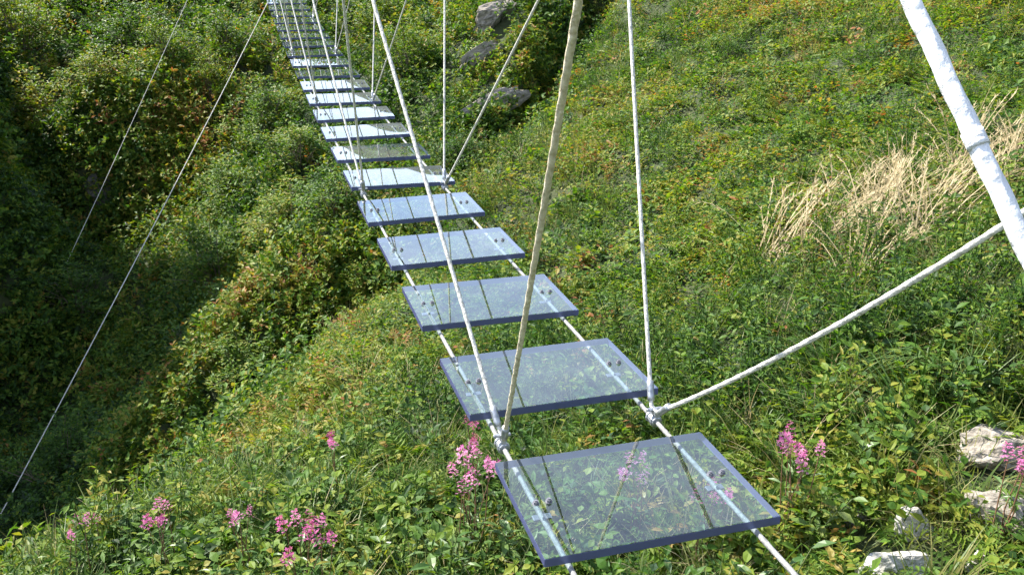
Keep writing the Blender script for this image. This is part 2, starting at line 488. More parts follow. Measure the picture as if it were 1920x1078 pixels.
def scatter(name, coll, pos, rot, scl, pick, tint, label, cat):
    n = len(pos)
    me = bpy.data.meshes.new(name)
    me.vertices.add(n)
    me.vertices.foreach_set('co', np.asarray(pos, np.float32).ravel())
    def att(nm, typ, key, arr):
        a = me.attributes.new(nm, typ, 'POINT'); a.data.foreach_set(key, np.ascontiguousarray(arr).ravel())
    att('rot', 'FLOAT_VECTOR', 'vector', np.asarray(rot, np.float32))
    att('scl', 'FLOAT', 'value', np.asarray(scl, np.float32))
    att('pick', 'INT', 'value', np.asarray(pick, np.int32))
    att('tint', 'FLOAT', 'value', np.asarray(tint, np.float32))
    o = link(name, me)
    ng = bpy.data.node_groups.new(name, 'GeometryNodeTree')
    ng.interface.new_socket('Geometry', in_out='INPUT', socket_type='NodeSocketGeometry')
    ng.interface.new_socket('Geometry', in_out='OUTPUT', socket_type='NodeSocketGeometry')
    N = ng.nodes.new; K = ng.links.new
    gi = N('NodeGroupInput'); go = N('NodeGroupOutput')
    m2p = N('GeometryNodeMeshToPoints'); m2p.inputs['Radius'].default_value = .001
    iop = N('GeometryNodeInstanceOnPoints')
    ci = N('GeometryNodeCollectionInfo'); ci.inputs['Collection'].default_value = coll
    ci.inputs['Separate Children'].default_value = True; ci.inputs['Reset Children'].default_value = True
    def named(nm, typ):
        a = N('GeometryNodeInputNamedAttribute'); a.data_type = typ; a.inputs['Name'].default_value = nm
        return a.outputs['Attribute']
    e2r = N('FunctionNodeEulerToRotation')
    K(gi.outputs[0], m2p.inputs['Mesh']); K(m2p.outputs[0], iop.inputs['Points'])
    K(ci.outputs[0], iop.inputs['Instance']); iop.inputs['Pick Instance'].default_value = True
    K(named('pick', 'INT'), iop.inputs['Instance Index'])
    K(named('rot', 'FLOAT_VECTOR'), e2r.inputs[0]); K(e2r.outputs[0], iop.inputs['Rotation'])
    K(named('scl', 'FLOAT'), iop.inputs['Scale'])
    K(iop.outputs[0], go.inputs[0])
    md = o.modifiers.new('scatter', 'NODES'); md.node_group = ng
    o['kind'] = 'stuff'
    tag(o, label, cat)
    return o

def sample(dens0, r0, falloff, rmax, xr, yr, seed):
    """random ground points, thinning out with distance from the bridge head"""
    g = np.random.default_rng(seed)
    A = (xr[1] - xr[0]) * (yr[1] - yr[0])
    out = []
    edges = [0, 4, 6, 8, 11, 15, 20, 28, 40, 60]
    for a, b in zip(edges[:-1], edges[1:]):
        if a >= rmax:
            break
        b = min(b, rmax)
        mid = .5 * (a + b)
        d = dens0 * (r0 / max(mid, r0)) ** falloff
        n = int(math.pi * (b * b - a * a) * d)
        r = np.sqrt(g.uniform(a * a, b * b, n)); t = g.uniform(-math.pi, math.pi, n)   # t from +Y
        keep = (np.abs(t) < np.where(r < 9, R(56), R(43))) | ((r < 5) & (np.abs(t) < R(120)))
        r, t = r[keep], t[keep]
        x, y = r * np.sin(t), r * np.cos(t)
        k = (x > xr[0]) & (x < xr[1]) & (y > yr[0]) & (y < yr[1])
        out.append(np.c_[x[k], y[k]])
    return np.concatenate(out)

def slope(x, y, e=.15):
    return (height(x + e, y) - height(x - e, y)) / (2 * e), (height(x, y + e) - height(x, y - e)) / (2 * e)

def rots(x, y, g, amt=.5, jit=.25):
    sx, sy = slope(x, y)
    n = len(x)
    rx = np.arctan(sy) * amt + g.normal(0, jit, n)
    ry = -np.arctan(sx) * amt + g.normal(0, jit, n)
    return np.c_[rx, ry, g.uniform(0, 6.283, n)]

# areas
def meadow_side(x, y):
    """>0 on the grassy slope, <0 in the gully and ravine to the left"""
    edge = np.interp(y, [0, 2.5, 4, 5.5, 7, 8.5, 10, 12.5, 15, 18, 22, 30, 60], [-2.3, -2.2, -1.95, -1.9, -1.7, -1.35, -1.0, .4, 1.2, 1.6, 2.5, 5, 12])
    return x - edge
def bare(x, y):
    """bare stony ground at the bridge head"""
    d = np.minimum(((x - 1.14) / .22) ** 2 + ((y - 2.16) / .17) ** 2, ((x - 1.56) / .20) ** 2 + ((y - 2.42) / .26) ** 2)
    return d

# ---- herbs on the meadow
P = sample(215, 4.6, 1.15, 40, (-12, 24), (-1, 40), 101)
x, y = P.T
g = np.random.default_rng(201)
ms = meadow_side(x, y)
keep = (ms > -.15) & (bare(x, y) > g.uniform(.3, 1.1, len(x))) & (np.hypot(x, y) > .9)
x, y, ms = x[keep], y[keep], ms[keep]
n = len(x); r = np.hypot(x, y); z = height(x, y)
near = r < 4.6
# species grow in patches
sp = fbm(x * .9 + 71, y * .9 + 23, 131, 3) + g.normal(0, .07, n)
spur = np.exp(-(((x + 1.15) / .85) ** 2 + ((y - 6.2) / 2.2) ** 2))
u_ = g.uniform(0, 1, n)
pk = np.select([sp < .36, sp < .47, sp < .56, sp < .64], [g.integers(8, 10, n), g.integers(0, 3, n), g.integers(5, 8, n), g.integers(3, 5, n)], g.integers(10, 12, n))
pk = np.where(u_ < np.clip(.12 + (r - 3.5) * .16, .12, .72) + .5 * spur, g.integers(5, 8, n), pk)
patch = fbm(x * .55 + 3, y * .55 + 7, 41, 3)
fine = fbm(x * 2.3, y * 2.3, 51, 2)
tint = .42 + (patch - .5) * .45 + (fine - .5) * .35 + g.normal(0, .09, n)
tint += np.where(g.uniform(0, 1, n) < .03, g.uniform(.2, .45, n), 0)
yell = np.exp(-(((x - 4.2) / 1.6) ** 2 + ((y - 12.5) / 3.2) ** 2))
tint += -.01 + .30 * yell + .04 * np.clip((r - 4) / 4, 0, 1) + np.where(g.uniform(0, 1, n) < .05 * np.clip((r - 4) / 3, 0, 1), g.uniform(.2, .5, n), 0) + .16 * spur + np.where(pk >= 8, .06, 0)
sc = g.uniform(.7, 1.3, n) * np.interp(r, [0, 3, 4, 6, 14, 40], [.75, .85, .82, .88, 1.28, 2.4])
scatter('meadow_herbs', herbs, np.c_[x, y, z], rots(x, y, g, .5), sc, pk, np.clip(tint, .05, .92),
        'low leafy green herbs covering the whole sunny slope right of the bridge', 'herbs')

# ---- grass on the meadow
P = sample(150, 4.2, 1.2, 34, (-12, 22), (-1, 34), 102)
x, y = P.T
g = np.random.default_rng(202)
ms = meadow_side(x, y)
gn = fbm(x * .5 + 13, y * .5 + 3, 61, 3)
keep = (ms > -.25) & (gn + .25 * np.exp(-(((x + 1.15) / .85) ** 2 + ((y - 6.2) / 2.2) ** 2)) > g.uniform(.30, .62, len(x))) & (bare(x, y) > g.uniform(.2, .9, len(x))) & (np.hypot(x, y) > .9)
x, y = x[keep], y[keep]
n = len(x); r = np.hypot(x, y); z = height(x, y)
pk = g.integers(0, 4, n)
dryp = np.exp(-(((x - 2.2) / .75) ** 2 + ((y - 4.9) / 1.1) ** 2))
pk = np.where(g.uniform(0, 1, n) < .05 + .35 * dryp, 4, pk)
spur = np.exp(-(((x + 1.15) / .85) ** 2 + ((y - 6.2) / 2.2) ** 2))
pk = np.where((spur > .3) & (pk < 3), 3, pk)
tint = .42 + .12 * spur + (fbm(x * .8, y * .8, 71, 2) - .5) * .6 + g.normal(0, .12, n) + .15 * dryp + .2 * np.exp(-(((x - 4.2) / 1.6) ** 2 + ((y - 12.5) / 3.2) ** 2))
sc = g.uniform(.7, 1.25, n) * np.interp(r, [0, 3, 4, 6, 14, 40], [.75, .85, .72, .72, 1.05, 2.2])
scatter('meadow_grass', grasses, np.c_[x, y, z], rots(x, y, g, .5, .2), sc, pk, np.clip(tint, .05, .92),
        'green and straw coloured grass growing between the herbs on the sunny slope', 'grass')

# ---- thicket in gully and ravine
P = sample(150, 6, 1.15, 50, (-34, 22), (1, 50), 103)
x, y = P.T
g = np.random.default_rng(203)
ms = meadow_side(x, y)
sx_, sy_ = slope(x, y)
keep = ((ms < .25) | (np.hypot(x, y) > 24)) & (g.uniform(0, 1, len(x)) < np.minimum(1, .5 * np.sqrt(1 + sx_ ** 2 + sy_ ** 2)))
x, y = x[keep], y[keep]
P2 = sample(320, 6, 1.0, 22, (-13, 2), (2, 22), 104)
a_, b_ = slope(P2[:, 0], P2[:, 1])
k_ = (meadow_side(P2[:, 0], P2[:, 1]) < .1) & (np.hypot(a_, b_) > g.uniform(.7, 1.6, len(P2)))
x = np.r_[x, P2[k_, 0]]; y = np.r_[y, P2[k_, 1]]
n = len(x); r = np.hypot(x, y); z = height(x, y)
patch = fbm(x * .35 + 3, y * .35 + 17, 81, 3)
tint = .44 + (patch - .5) * .75 + g.normal(0, .12, n)
tint += np.where(g.uniform(0, 1, n) < .04, g.uniform(.2, .4, n), 0)
sc = g.uniform(.55, 1.2, n) * np.interp(r, [0, 8, 14, 25, 58], [.6, .85, 1.05, 1.6, 3.4])
scatter('ravine_thicket', thickets, np.c_[x, y, z], rots(x, y, g, .45, .3), sc, g.integers(0, 4, n), np.clip(tint, .05, .95),
        'dense low leafy thicket filling the shaded ravine left of the bridge', 'undergrowth')

# ------------------------------------------------------------------ bridge
YAW = R(-16.457)
DV = Vector((math.sin(YAW), math.cos(YAW), 0)); AV = Vector((math.cos(YAW), -math.sin(YAW), 0))
OFF, PW, PD, PT = .843, .60, .4147, .024
STEP = .690
def deck_z(s):
    return -1.277 + (.0034 * (s - 4.0) ** 2 if s > 4.0 else 0)
def deck_t(s):
    return math.atan(.0068 * (s - 4.0)) if s > 4.0 else 0
def B(s, a, z):
    return AV * (OFF + a) + DV * s + Vector((0, 0, z))

bridge = empty('suspension_bridge', B(-.6, 0, h1(*B(-.6, 0, 0)[:2])))
tag(bridge, 'narrow rope suspension footbridge with clear glass planks spanning the green ravine', 'footbridge')
BL = Vector(bridge.location)
def part(name, me, loc=None, rot=None, parent=bridge):
    o = link(name, me, parent)
    if loc is not None:
        o.location = Vector(loc) - (BL if parent is bridge else Vector())
    elif parent is bridge:
        o.location = -BL
    if rot is not None:
        o.rotation_euler = rot
    return o

def tube_mesh(name, pts, rad, mat, sides=10, strands=0, pitch=.05, depth=.14):
    pts = [Vector(p) for p in pts]
    V = []; Fc = []
    up = Vector((0, 0, 1)); acc = 0; u = None
    for i, p in enumerate(pts):
        d = (pts[min(i + 1, len(pts) - 1)] - pts[max(i - 1, 0)]).normalized()
        if u is None:
            u = d.cross(Vector((.31, .57, .4))).normalized()
        else:
            u = (u - d * u.dot(d)).normalized()
            acc += (p - pts[i - 1]).length
        w = d.cross(u)
        ph = 2 * math.pi * acc / pitch
        for k in range(sides):
            t = 2 * math.pi * k / sides
            rr = rad * (1 + (depth * math.cos(strands * t - ph) if strands else 0))
            V.append(p + (u * math.cos(t) + w * math.sin(t)) * rr)
    for i in range(len(pts) - 1):
        for k in range(sides):
            Fc.append((i * sides + k, i * sides + (k + 1) % sides, (i + 1) * sides + (k + 1) % sides, (i + 1) * sides + k))
    Fc.append(tuple(range(sides))[::-1]); Fc.append(tuple((len(pts) - 1) * sides + k for k in range(sides)))
    return mesh(name, V, Fc, mat, True)

def line(a, b, n, sag=0.0):
    a = Vector(a); b = Vector(b)
    return [a.lerp(b, i / n) - Vector((0, 0, sag * 4 * (i / n) * (1 - i / n))) for i in range(n + 1)]

# glass planks
def bevel_box(sx, sy, sz, bev, mats=None, mi_side=None, seg=2):
    bm = bmesh.new()
    bmesh.ops.create_cube(bm, size=1)
    bmesh.ops.scale(bm, vec=(sx, sy, sz), verts=bm.verts)
    if bev:
        bmesh.ops.bevel(bm, geom=list(bm.edges), offset=bev, segments=seg, profile=.5, affect='EDGES')
    me = bpy.data.meshes.new('box')
    if mats:
        for m in mats:
            me.materials.append(m)
        if mi_side is not None:
            bm.normal_update()
            for f in bm.faces:
                f.material_index = 0 if abs(f.normal.z) > .9 else mi_side
    bm.to_mesh(me); bm.free()
    return me
plank_me = bevel_box(PW, PD, PT, .0025, [M_glass, M_edge], 1)
def hexbolt():
    bm = bmesh.new()
    def cyl(r, h, z, seg):
        g_ = bmesh.ops.create_cone(bm, cap_ends=True, segments=seg, radius1=r, radius2=r, depth=h)
        bmesh.ops.translate(bm, vec=(0, 0, z), verts=g_['verts'])
    cyl(.0095, .0015, .00075, 14); cyl(.0072, .006, .0045, 6); cyl(.0038, .003, .009, 8)
    me = bpy.data.meshes.new('bolt'); me.materials.append(M_bolt); bm.to_mesh(me); bm.free()
    return me
bolt_me = hexbolt()
saddle_me = bevel_box(.048, .022, .005, .0012, [M_bolt])
CA = .237
S_LIST = [1.798 + STEP * k for k in range(-1, 38)]
rp = random.Random(5)
for k, s in enumerate(S_LIST):
    zc = deck_z(s)
    t = deck_t(s)
    rot = Matrix.Rotation(-YAW, 4, 'Z') @ Matrix.Rotation(t + R(rp.uniform(-.8, .8)), 4, 'X') @ Matrix.Rotation(R(rp.uniform(-.7, .7)), 4, 'Y')
    pl = part('glass_plank', plank_me, B(s, rp.uniform(-.003, .003), zc - PT / 2), rot.to_euler())
    for sd in (-1, 1):
        part('saddle', saddle_me, (sd * CA, 0, -PT / 2 - .018), None, pl)
        for q in (-1, 1):
            part('bolt', bolt_me, (sd * CA + q * .017, 0, PT / 2), None, pl)
# foot cables
S0, S1 = -.75, S_LIST[-1] + .6
def cz(s):
    return deck_z(s) - PT - .012
for sd in (-1, 1):
    pts = [B(S0 - .5, sd * CA, cz(0) - .5)] + [B(s, sd * CA, cz(s)) for s in np.arange(S0, 6, .012)] if False else None
    ss = list(np.arange(S0, 6.0, .012)) + list(np.arange(6.0, S1, .15))
    part('foot_cable', tube_mesh('foot_cable', [B(s, sd * CA, cz(s)) for s in ss], .0068, M_cable, 10, 5, .09, .10))
# handrails, hangers
HH = 1.65
NODE = 2.86
LK, RK = .13, .18
def top(sd, s):
    h = HH
    k = LK if sd < 0 else RK
    return B(s, sd * (CA + k * h), deck_z(s) + h)
for sd in (-1, 1):
    tops0 = .87 if sd < 0 else .45
    ends = [tops0 + NODE * k for k in range(-1, 10)]
    pts = []
    for a, b in zip(ends[:-1], ends[1:]):
        pts += line(top(sd, a), top(sd, b), 12, .03)[:-1]
    pts.append(top(sd, ends[-1]))
    part('handrail_cable', tube_mesh('handrail_cable', pts, .010, M_rope, 10))
def clamp_mesh():
    bm = bmesh.new()
    def cyl(r, h, m4, seg=12):
        g_ = bmesh.ops.create_cone(bm, cap_ends=True, segments=seg, radius1=r, radius2=r, depth=h)
        bmesh.ops.transform(bm, matrix=m4, verts=g_['verts'])
    rx = Matrix.Rotation(R(90), 4, 'X')
    cyl(.0155, .05, rx)                                              # sleeve round the cable, along y
    for dy in (-.015, .015):
        cyl(.019, .008, Matrix.Translation((0, dy, 0)) @ rx)
    g_ = bmesh.ops.create_cube(bm, size=1)
    bmesh.ops.transform(bm, matrix=Matrix.Translation((0, 0, .022)) @ Matrix.Diagonal((.012, .045, .03, 1)), verts=g_['verts'])
    cyl(.006, .05, Matrix.Translation((0, 0, .032)) @ Matrix.Rotation(R(90), 4, 'Y'), 8)
    bmesh.ops.bevel(bm, geom=[e for e in bm.edges if len(e.link_faces) == 2 and e.calc_face_angle(0) > 1], offset=.0015, segments=1, affect='EDGES')
    me = bpy.data.meshes.new('node_clamp'); me.materials.append(M_steel); bm.to_mesh(me); bm.free()
    return me
clamp_me = clamp_mesh()
ferr_me = tube_mesh('ferrule', line((0, 0, -.03), (0, 0, .03), 4), .0105, M_steel, 12)
collar_me = tube_mesh('collar', line((0, 0, -.03), (0, 0, .03), 4), .0105, M_white, 12)
for sd in (-1, 1):
    s_node0 = 2.15 if sd < 0 else 2.17
    tops0 = .87 if sd < 0 else .45
    for k in range(-1, 9):
        s = s_node0 + NODE * k + (.20 if k < 0 and sd < 0 else 0)
        foot = B(s, sd * CA, cz(s))
        part('node_clamp', clamp_me, foot, (deck_t(s), 0, -YAW))
        up_ = foot + Vector((0, 0, .03))
        for q, ts in ((0, tops0 + NODE * k), (1, tops0 + NODE * (k + 1))):
            tp = top(sd, ts)
            base = up_ + DV * (.018 if q else -.018)
            near = k <= 0
            mat = M_white if (sd < 0 and k == -1) else (M_cream if (sd < 0 and k == 0 and q == 0) else M_rope)
            Ln = (tp - base).length
            nseg = int(Ln / .008) if near else int(Ln / .06)
            rad = .0062 if near else .0060
            hr = part('hanger_rope', tube_mesh('hanger_rope', line(base, tp, nseg, .09 if (k == 0 and sd > 0 and q == 0) else .012), rad, mat, 12, (5 if mat is M_white else 3) if near else 0, .055, .09))
            # crimped sleeves at the two ends
            dq = (tp - base).normalized().to_track_quat('Z', 'Y').to_euler()
            for f in (.05, Ln - .06) + ((1.53,) if mat is M_white and q == 1 else ()):
                c = base + (tp - base).normalized() * f
                sg = .09 if (k == 0 and sd > 0 and q == 0) else .012
                c.z -= sg * 4 * (f / Ln) * (1 - f / Ln)
                o = link('ferrule', ferr_me, hr); o.location = c; o.rotation_euler = dq
                if f == 1.53:
                    o.data = collar_me
                    o.scale = (.68, .68, .20)

# side stays
def ground_at(x, y):
    return h1(x, y)
def stay(s, a, end, rad, label, up=0.0):
    e = Vector((end[0], end[1], ground_at(end[0], end[1]) - .05))
    o = part('wind_stay', tube_mesh('wind_stay', line(B(s, a, cz(s) + up), e, 60, .06), rad, M_rope, 8))
    o['label'] = label
    return o
stay(16.0, -.26, (-5.70, 7.86), .0066, 'long thin pale stay cable running down to the left into the ravine')
stay(20.0, -.45, (-7.36, 13.6), .0052, 'thin grey stay cable ending in the dark ravine', HH)

# ------------------------------------------------------------------ shrubs
def shrub_meshes(seed, branches=22, leaves=2300, size=.080):
    """crown of leaf clusters on forked limbs; about 1 m in radius, 1.3 m tall"""
    random.seed(seed)
    C = Leaves(); S = Leaves()
    tips = []
    for b in range(branches):
        az = 2.4 * b + U(-.5, .5); el = U(.25, 1.5)
        ln = U(.55, 1.0) * (.85 + .35 * math.sin(el))
        d = np.array([math.cos(az) * math.cos(el), math.sin(az) * math.cos(el), math.sin(el)])
        mid = d * ln * .5 + np.array([U(-.08, .08), U(-.08, .08), U(-.05, .05)])
        tip = d * ln + np.array([U(-.1, .1), U(-.1, .1), U(-.08, .12)])
        S.stick((0, 0, -.15), mid, .016, .010, .3, 5); S.stick(mid, tip, .010, .004, .3, 4)
        tips.append((tip, U(.11, .22)))
        for q in range(2):
            t2 = mid + (tip - mid) * U(.2, .8) + np.array([U(-.25, .25), U(-.25, .25), U(-.08, .2)])
            S.stick(mid, t2, .006, .003, .3, 3); tips.append((t2, U(.08, .16)))
    per = leaves // len(tips)
    for tip, rad in tips:
        v0 = U(-.18, .18)
        for j in range(per):
            dv = np.random.default_rng(random.randint(0, 1 << 30)).normal(size=3) if False else np.array([random.gauss(0, 1) for _ in range(3)])
            dv /= np.linalg.norm(dv) + 1e-9
            p = tip + dv * rad * U(.45, 1.1) * np.array([1.15, 1.15, .85])
            az = math.atan2(dv[1], dv[0]) + U(-.9, .9)
            C.leaf(p, az, U(-.35, .8), size * U(.65, 1.25), size * U(.45, .75), min(1, max(0, .5 + v0 + U(-.42, .42))), False, U(-.5, .5))
    return C.mesh('shrub_crown', M_shrub), S.mesh('shrub_stems', M_wood)
SHRUB = [shrub_meshes(300 + i) for i in range(4)]
def shrub(x, y, sc, tint, label, var=0, sz=1.0, rz=0.0):
    o = empty('shrub', (x, y, h1(x, y)))
    o.scale = (sc, sc, sc * sz); o.rotation_euler = (0, 0, rz)
    c = link('crown', SHRUB[var % 4][0], o); c['tint'] = tint
    link('stems', SHRUB[var % 4][1], o)
    tag(o, label, 'shrub', 'shrubs on the ravine slopes')
    return o
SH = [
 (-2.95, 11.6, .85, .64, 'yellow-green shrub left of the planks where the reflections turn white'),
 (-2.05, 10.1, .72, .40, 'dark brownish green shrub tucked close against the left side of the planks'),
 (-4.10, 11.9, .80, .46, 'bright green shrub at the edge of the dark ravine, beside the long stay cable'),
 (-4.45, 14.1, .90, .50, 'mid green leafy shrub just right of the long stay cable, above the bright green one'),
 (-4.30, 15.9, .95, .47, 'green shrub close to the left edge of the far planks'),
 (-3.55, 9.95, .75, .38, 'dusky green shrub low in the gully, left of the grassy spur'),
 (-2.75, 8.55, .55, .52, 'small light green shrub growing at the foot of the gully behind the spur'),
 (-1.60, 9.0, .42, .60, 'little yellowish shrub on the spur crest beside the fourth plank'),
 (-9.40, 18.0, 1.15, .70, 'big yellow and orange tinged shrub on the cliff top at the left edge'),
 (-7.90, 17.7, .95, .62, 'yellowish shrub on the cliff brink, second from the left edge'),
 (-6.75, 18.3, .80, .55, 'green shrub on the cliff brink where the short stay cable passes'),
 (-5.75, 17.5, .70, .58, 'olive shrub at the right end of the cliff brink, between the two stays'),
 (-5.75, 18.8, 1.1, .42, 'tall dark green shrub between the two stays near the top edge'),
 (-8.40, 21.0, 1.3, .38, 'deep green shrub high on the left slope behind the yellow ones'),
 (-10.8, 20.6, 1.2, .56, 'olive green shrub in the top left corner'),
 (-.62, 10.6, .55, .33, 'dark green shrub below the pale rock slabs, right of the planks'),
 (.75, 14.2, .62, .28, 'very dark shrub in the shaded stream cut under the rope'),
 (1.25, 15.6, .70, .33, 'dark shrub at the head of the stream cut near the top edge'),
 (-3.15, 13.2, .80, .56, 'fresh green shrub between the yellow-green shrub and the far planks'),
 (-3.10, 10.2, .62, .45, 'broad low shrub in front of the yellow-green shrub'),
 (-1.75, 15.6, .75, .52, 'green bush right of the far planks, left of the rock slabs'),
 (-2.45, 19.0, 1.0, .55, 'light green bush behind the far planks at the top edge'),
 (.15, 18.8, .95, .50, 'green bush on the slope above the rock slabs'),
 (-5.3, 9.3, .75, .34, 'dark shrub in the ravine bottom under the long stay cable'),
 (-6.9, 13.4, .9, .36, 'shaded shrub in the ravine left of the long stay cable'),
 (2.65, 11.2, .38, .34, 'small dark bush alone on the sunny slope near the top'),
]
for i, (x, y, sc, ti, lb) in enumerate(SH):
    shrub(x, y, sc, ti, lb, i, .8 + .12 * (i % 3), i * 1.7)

# ------------------------------------------------------------------ rocks
from mathutils import noise as mnoise
def rock_mesh(seed, mat, sub=4, rough=.40):
    """weathered block: a lumpy ball cut by a dozen random planes, then pitted"""
    bm = bmesh.new()
    bmesh.ops.create_icosphere(bm, subdivisions=sub, radius=1)
    off = Vector((seed * 3.7, seed * 1.3, seed * 5.1))
    rr = random.Random(seed)
    cuts = [(Vector((rr.gauss(0, 1), rr.gauss(0, 1), rr.gauss(0, .8))).normalized(), rr.uniform(.45, .85)) for _ in range(13)]
    for v in bm.verts:
        n = v.co.normalized()
        c = n * (1 + rough * mnoise.noise(n * 1.1 + off) + rough * .5 * mnoise.noise(n * 2.6 + off))
        for ax_, lim in cuts:
            q = c.dot(ax_)
            if q > lim:
                c -= ax_ * (q - lim) * .92
        c += n * (.10 * mnoise.noise(c * 4 + off) + .06 * mnoise.noise(c * 9 + off))
        v.co = c
    me = bpy.data.meshes.new('rock'); me.materials.append(mat); bm.to_mesh(me); bm.free()
    return me
def rock(x, y, sx, sy, sz, mat, label, seed, rot=(0, 0, 0), lift=.1, name='rock'):
    o = link(name, rock_mesh(seed, mat))
    o.location = (x, y, h1(x, y) + sz * lift); o.scale = (sx, sy, sz); o.rotation_euler = [R(a) for a in rot]
    tag(o, label, 'rock', 'rocks showing through the vegetation')
    return o
RK_ = [
 (1.085, 2.14, .17, .10, .08, M_rock_pale, 'sunlit white rock at the bottom edge beside the right foot cable', (0, 0, 10)),
 (1.21, 2.30, .095, .06, .08, M_rock_pale, 'small white stone just behind the white rock at the bottom edge', (0, 0, -20)),
 (1.075, 2.42, .06, .045, .045, M_rock_grey, 'small dark grey stone behind the white rocks', (0, 0, 30)),
 (1.62, 2.58, .19, .13, .10, M_rock_tan, 'pale grey tan rock at the right edge below the dry grass', (5, 0, 20)),
 (1.48, 2.26, .16, .10, .075, M_rock_tan, 'brownish tan rock near the lower right corner', (0, 8, -15)),
 (1.32, 2.12, .06, .05, .04, M_rock_pale, 'pebble sized pale stone right of the white rock', (0, 0, 40)),
 (-1.62, 3.62, .05, .06, .10, M_rock_tan, 'small pale pinkish rock on the brink of the grassy spur', (0, 20, 30)),
 (-.30, 16.6, .18, .85, .28, M_rock_tan, 'tan rock slab highest above the right side of the planks', (14, 10, -42)),
 (-.48, 15.3, .14, .80, .26, M_rock_tan, 'narrow pale rock slab in the middle of the row above the planks', (14, 10, -40)),
 (-.42, 13.6, .15, 1.0, .26, M_rock_tan, 'long pale slab at the lip of the stream cut, left of the leaning rope', (14, 10, -42)),
 (.20, 13.9, .36, .40, .34, M_rock_grey, 'grey boulder in the shade of the stream cut', (0, 0, 40)),
 (-.80, 11.9, .16, .20, .22, M_rock_tan, 'pinkish tan stone behind the rope node right of the planks', (0, 0, 10)),
 (-7.75, 16.5, .36, .30, .40, M_rock_dark, 'grey brown rock face showing in the dark ravine at the short stay', (0, 0, 20)),
 (-9.2, 16.1, .34, .30, .36, M_rock_dark, 'grey rock face in the dark ravine at the left edge', (0, 0, 50)),
]
for i, (x, y, sx, sy, sz, m, lb, ro) in enumerate(RK_):
    rock(x, y, sx, sy, sz, m, lb, 11 + i, ro, .36 if sy > .6 else .02)

# ------------------------------------------------------------------ single plants near the bridge head
LEAFMESH = []
for i, (w, curl) in enumerate(((.55, 0), (.42, .1), (.30, .05))):
    L_ = Leaves(); L_.leaf((0, 0, 0), math.pi / 2, 0, 1.0, w, .5, True)
    LEAFMESH.append(L_.mesh('leaf', M_big))
def leaf_obj(parent, base, az, el, size, tint, var):
    o = link('leaf', LEAFMESH[var], parent)
    o.location = base; o.scale = (size,) * 3
    o.rotation_euler = (Matrix.Rotation(az - math.pi / 2, 4, 'Z') @ Matrix.Rotation(el, 4, 'X') @ Matrix.Rotation(U(-.35, .35), 4, 'Y')).to_euler()
    o['tint'] = tint
    return o
def stem_mesh(paths, mat, r=.003):
    S = Leaves()
    for a, b in paths:
        a = np.array(a, float); b = np.array(b, float)
        m = (a + b) / 2 + np.array([U(-.02, .02), U(-.02, .02), 0])
        S.stick(a, m, r, r * .8, .4, 5); S.stick(m, b, r * .8, r * .5, .4, 5)
    return S.mesh('stem', mat)
def leafy(x, y, h, size, tint, label, seed, nstem=4, var=0, tspread=.12):
    random.seed(seed)
    o = empty('leafy_plant', (x, y, h1(x, y)))
    tag(o, label, 'plant', 'broad leaved plants at the bridge head')
    paths = []
    for k in range(nstem):
        az = U(0, 6.28); hh = h * U(.65, 1.15); ln = U(.15, .6)
        b = np.array([U(-.03, .03), U(-.03, .03), -.02]); t = b + np.array([math.cos(az) * ln * hh, math.sin(az) * ln * hh, hh])
        paths.append((b, t))
        for j in range(6):
            q = .35 + .65 * (j + 1) / 6
            leaf_obj(o, b + (t - b) * q, az + 2.4 * j + U(-.4, .4), U(-.1, .7), size * U(.7, 1.2), tint + U(-tspread, tspread), var)
    link('stem', stem_mesh(paths, M_stem), o)
    return o
LP = [
 (1.22, 2.66, .20, .055, .50, 'light green broad leaved plant right of the large pink flower', 0),
 (.90, 2.34, .18, .055, .60, 'yellow-green leafy plant in front of the pink flower beside the nearest plank', 0),
 (.70, 2.07, .20, .06, .35, 'deep green leafy plant under the right front corner of the nearest plank', 1),
 (-.03, 2.46, .22, .065, .42, 'lush green plant hiding beside the left front corner of the nearest plank', 1),
 (-.46, 2.56, .20, .055, .52, 'pale green leafy plant right of the brightest pink flower', 0),
 (-.23, 2.38, .24, .07, .38, 'tall fresh green plant at the bottom edge left of the nearest plank', 1),
 (.50, 2.10, .18, .06, .34, 'dark green plant at the bottom edge below the nearest plank', 1),
 (-1.20, 2.42, .20, .055, .50, 'bright narrow leaved plant at the bottom edge in the left corner area', 2),
 (-.86, 2.40, .20, .055, .40, 'green narrow leaved plant below the brightest pink flower', 2),
 (-1.58, 2.50, .20, .05, .58, 'light yellow-green plant in the bottom left corner', 2),
]
for i, (x, y, h, sz, ti, lb, v) in enumerate(LP):
    leafy(x, y, h, sz, ti, lb, 500 + i, 5, v)
leafy(.93, 2.22, .14, .045, .86, 'plant with bright yellow leaves beside the right foot cable', 520, 4, 0, .06)
leafy(.50, 2.46, .16, .045, .95, 'plant with orange autumn leaves seen through the nearest plank', 521, 3, 0, .06)
leafy(.98, 2.32, .10, .035, 1.0, 'low russet leaved plant near the white rocks', 522, 3, 0, .05)

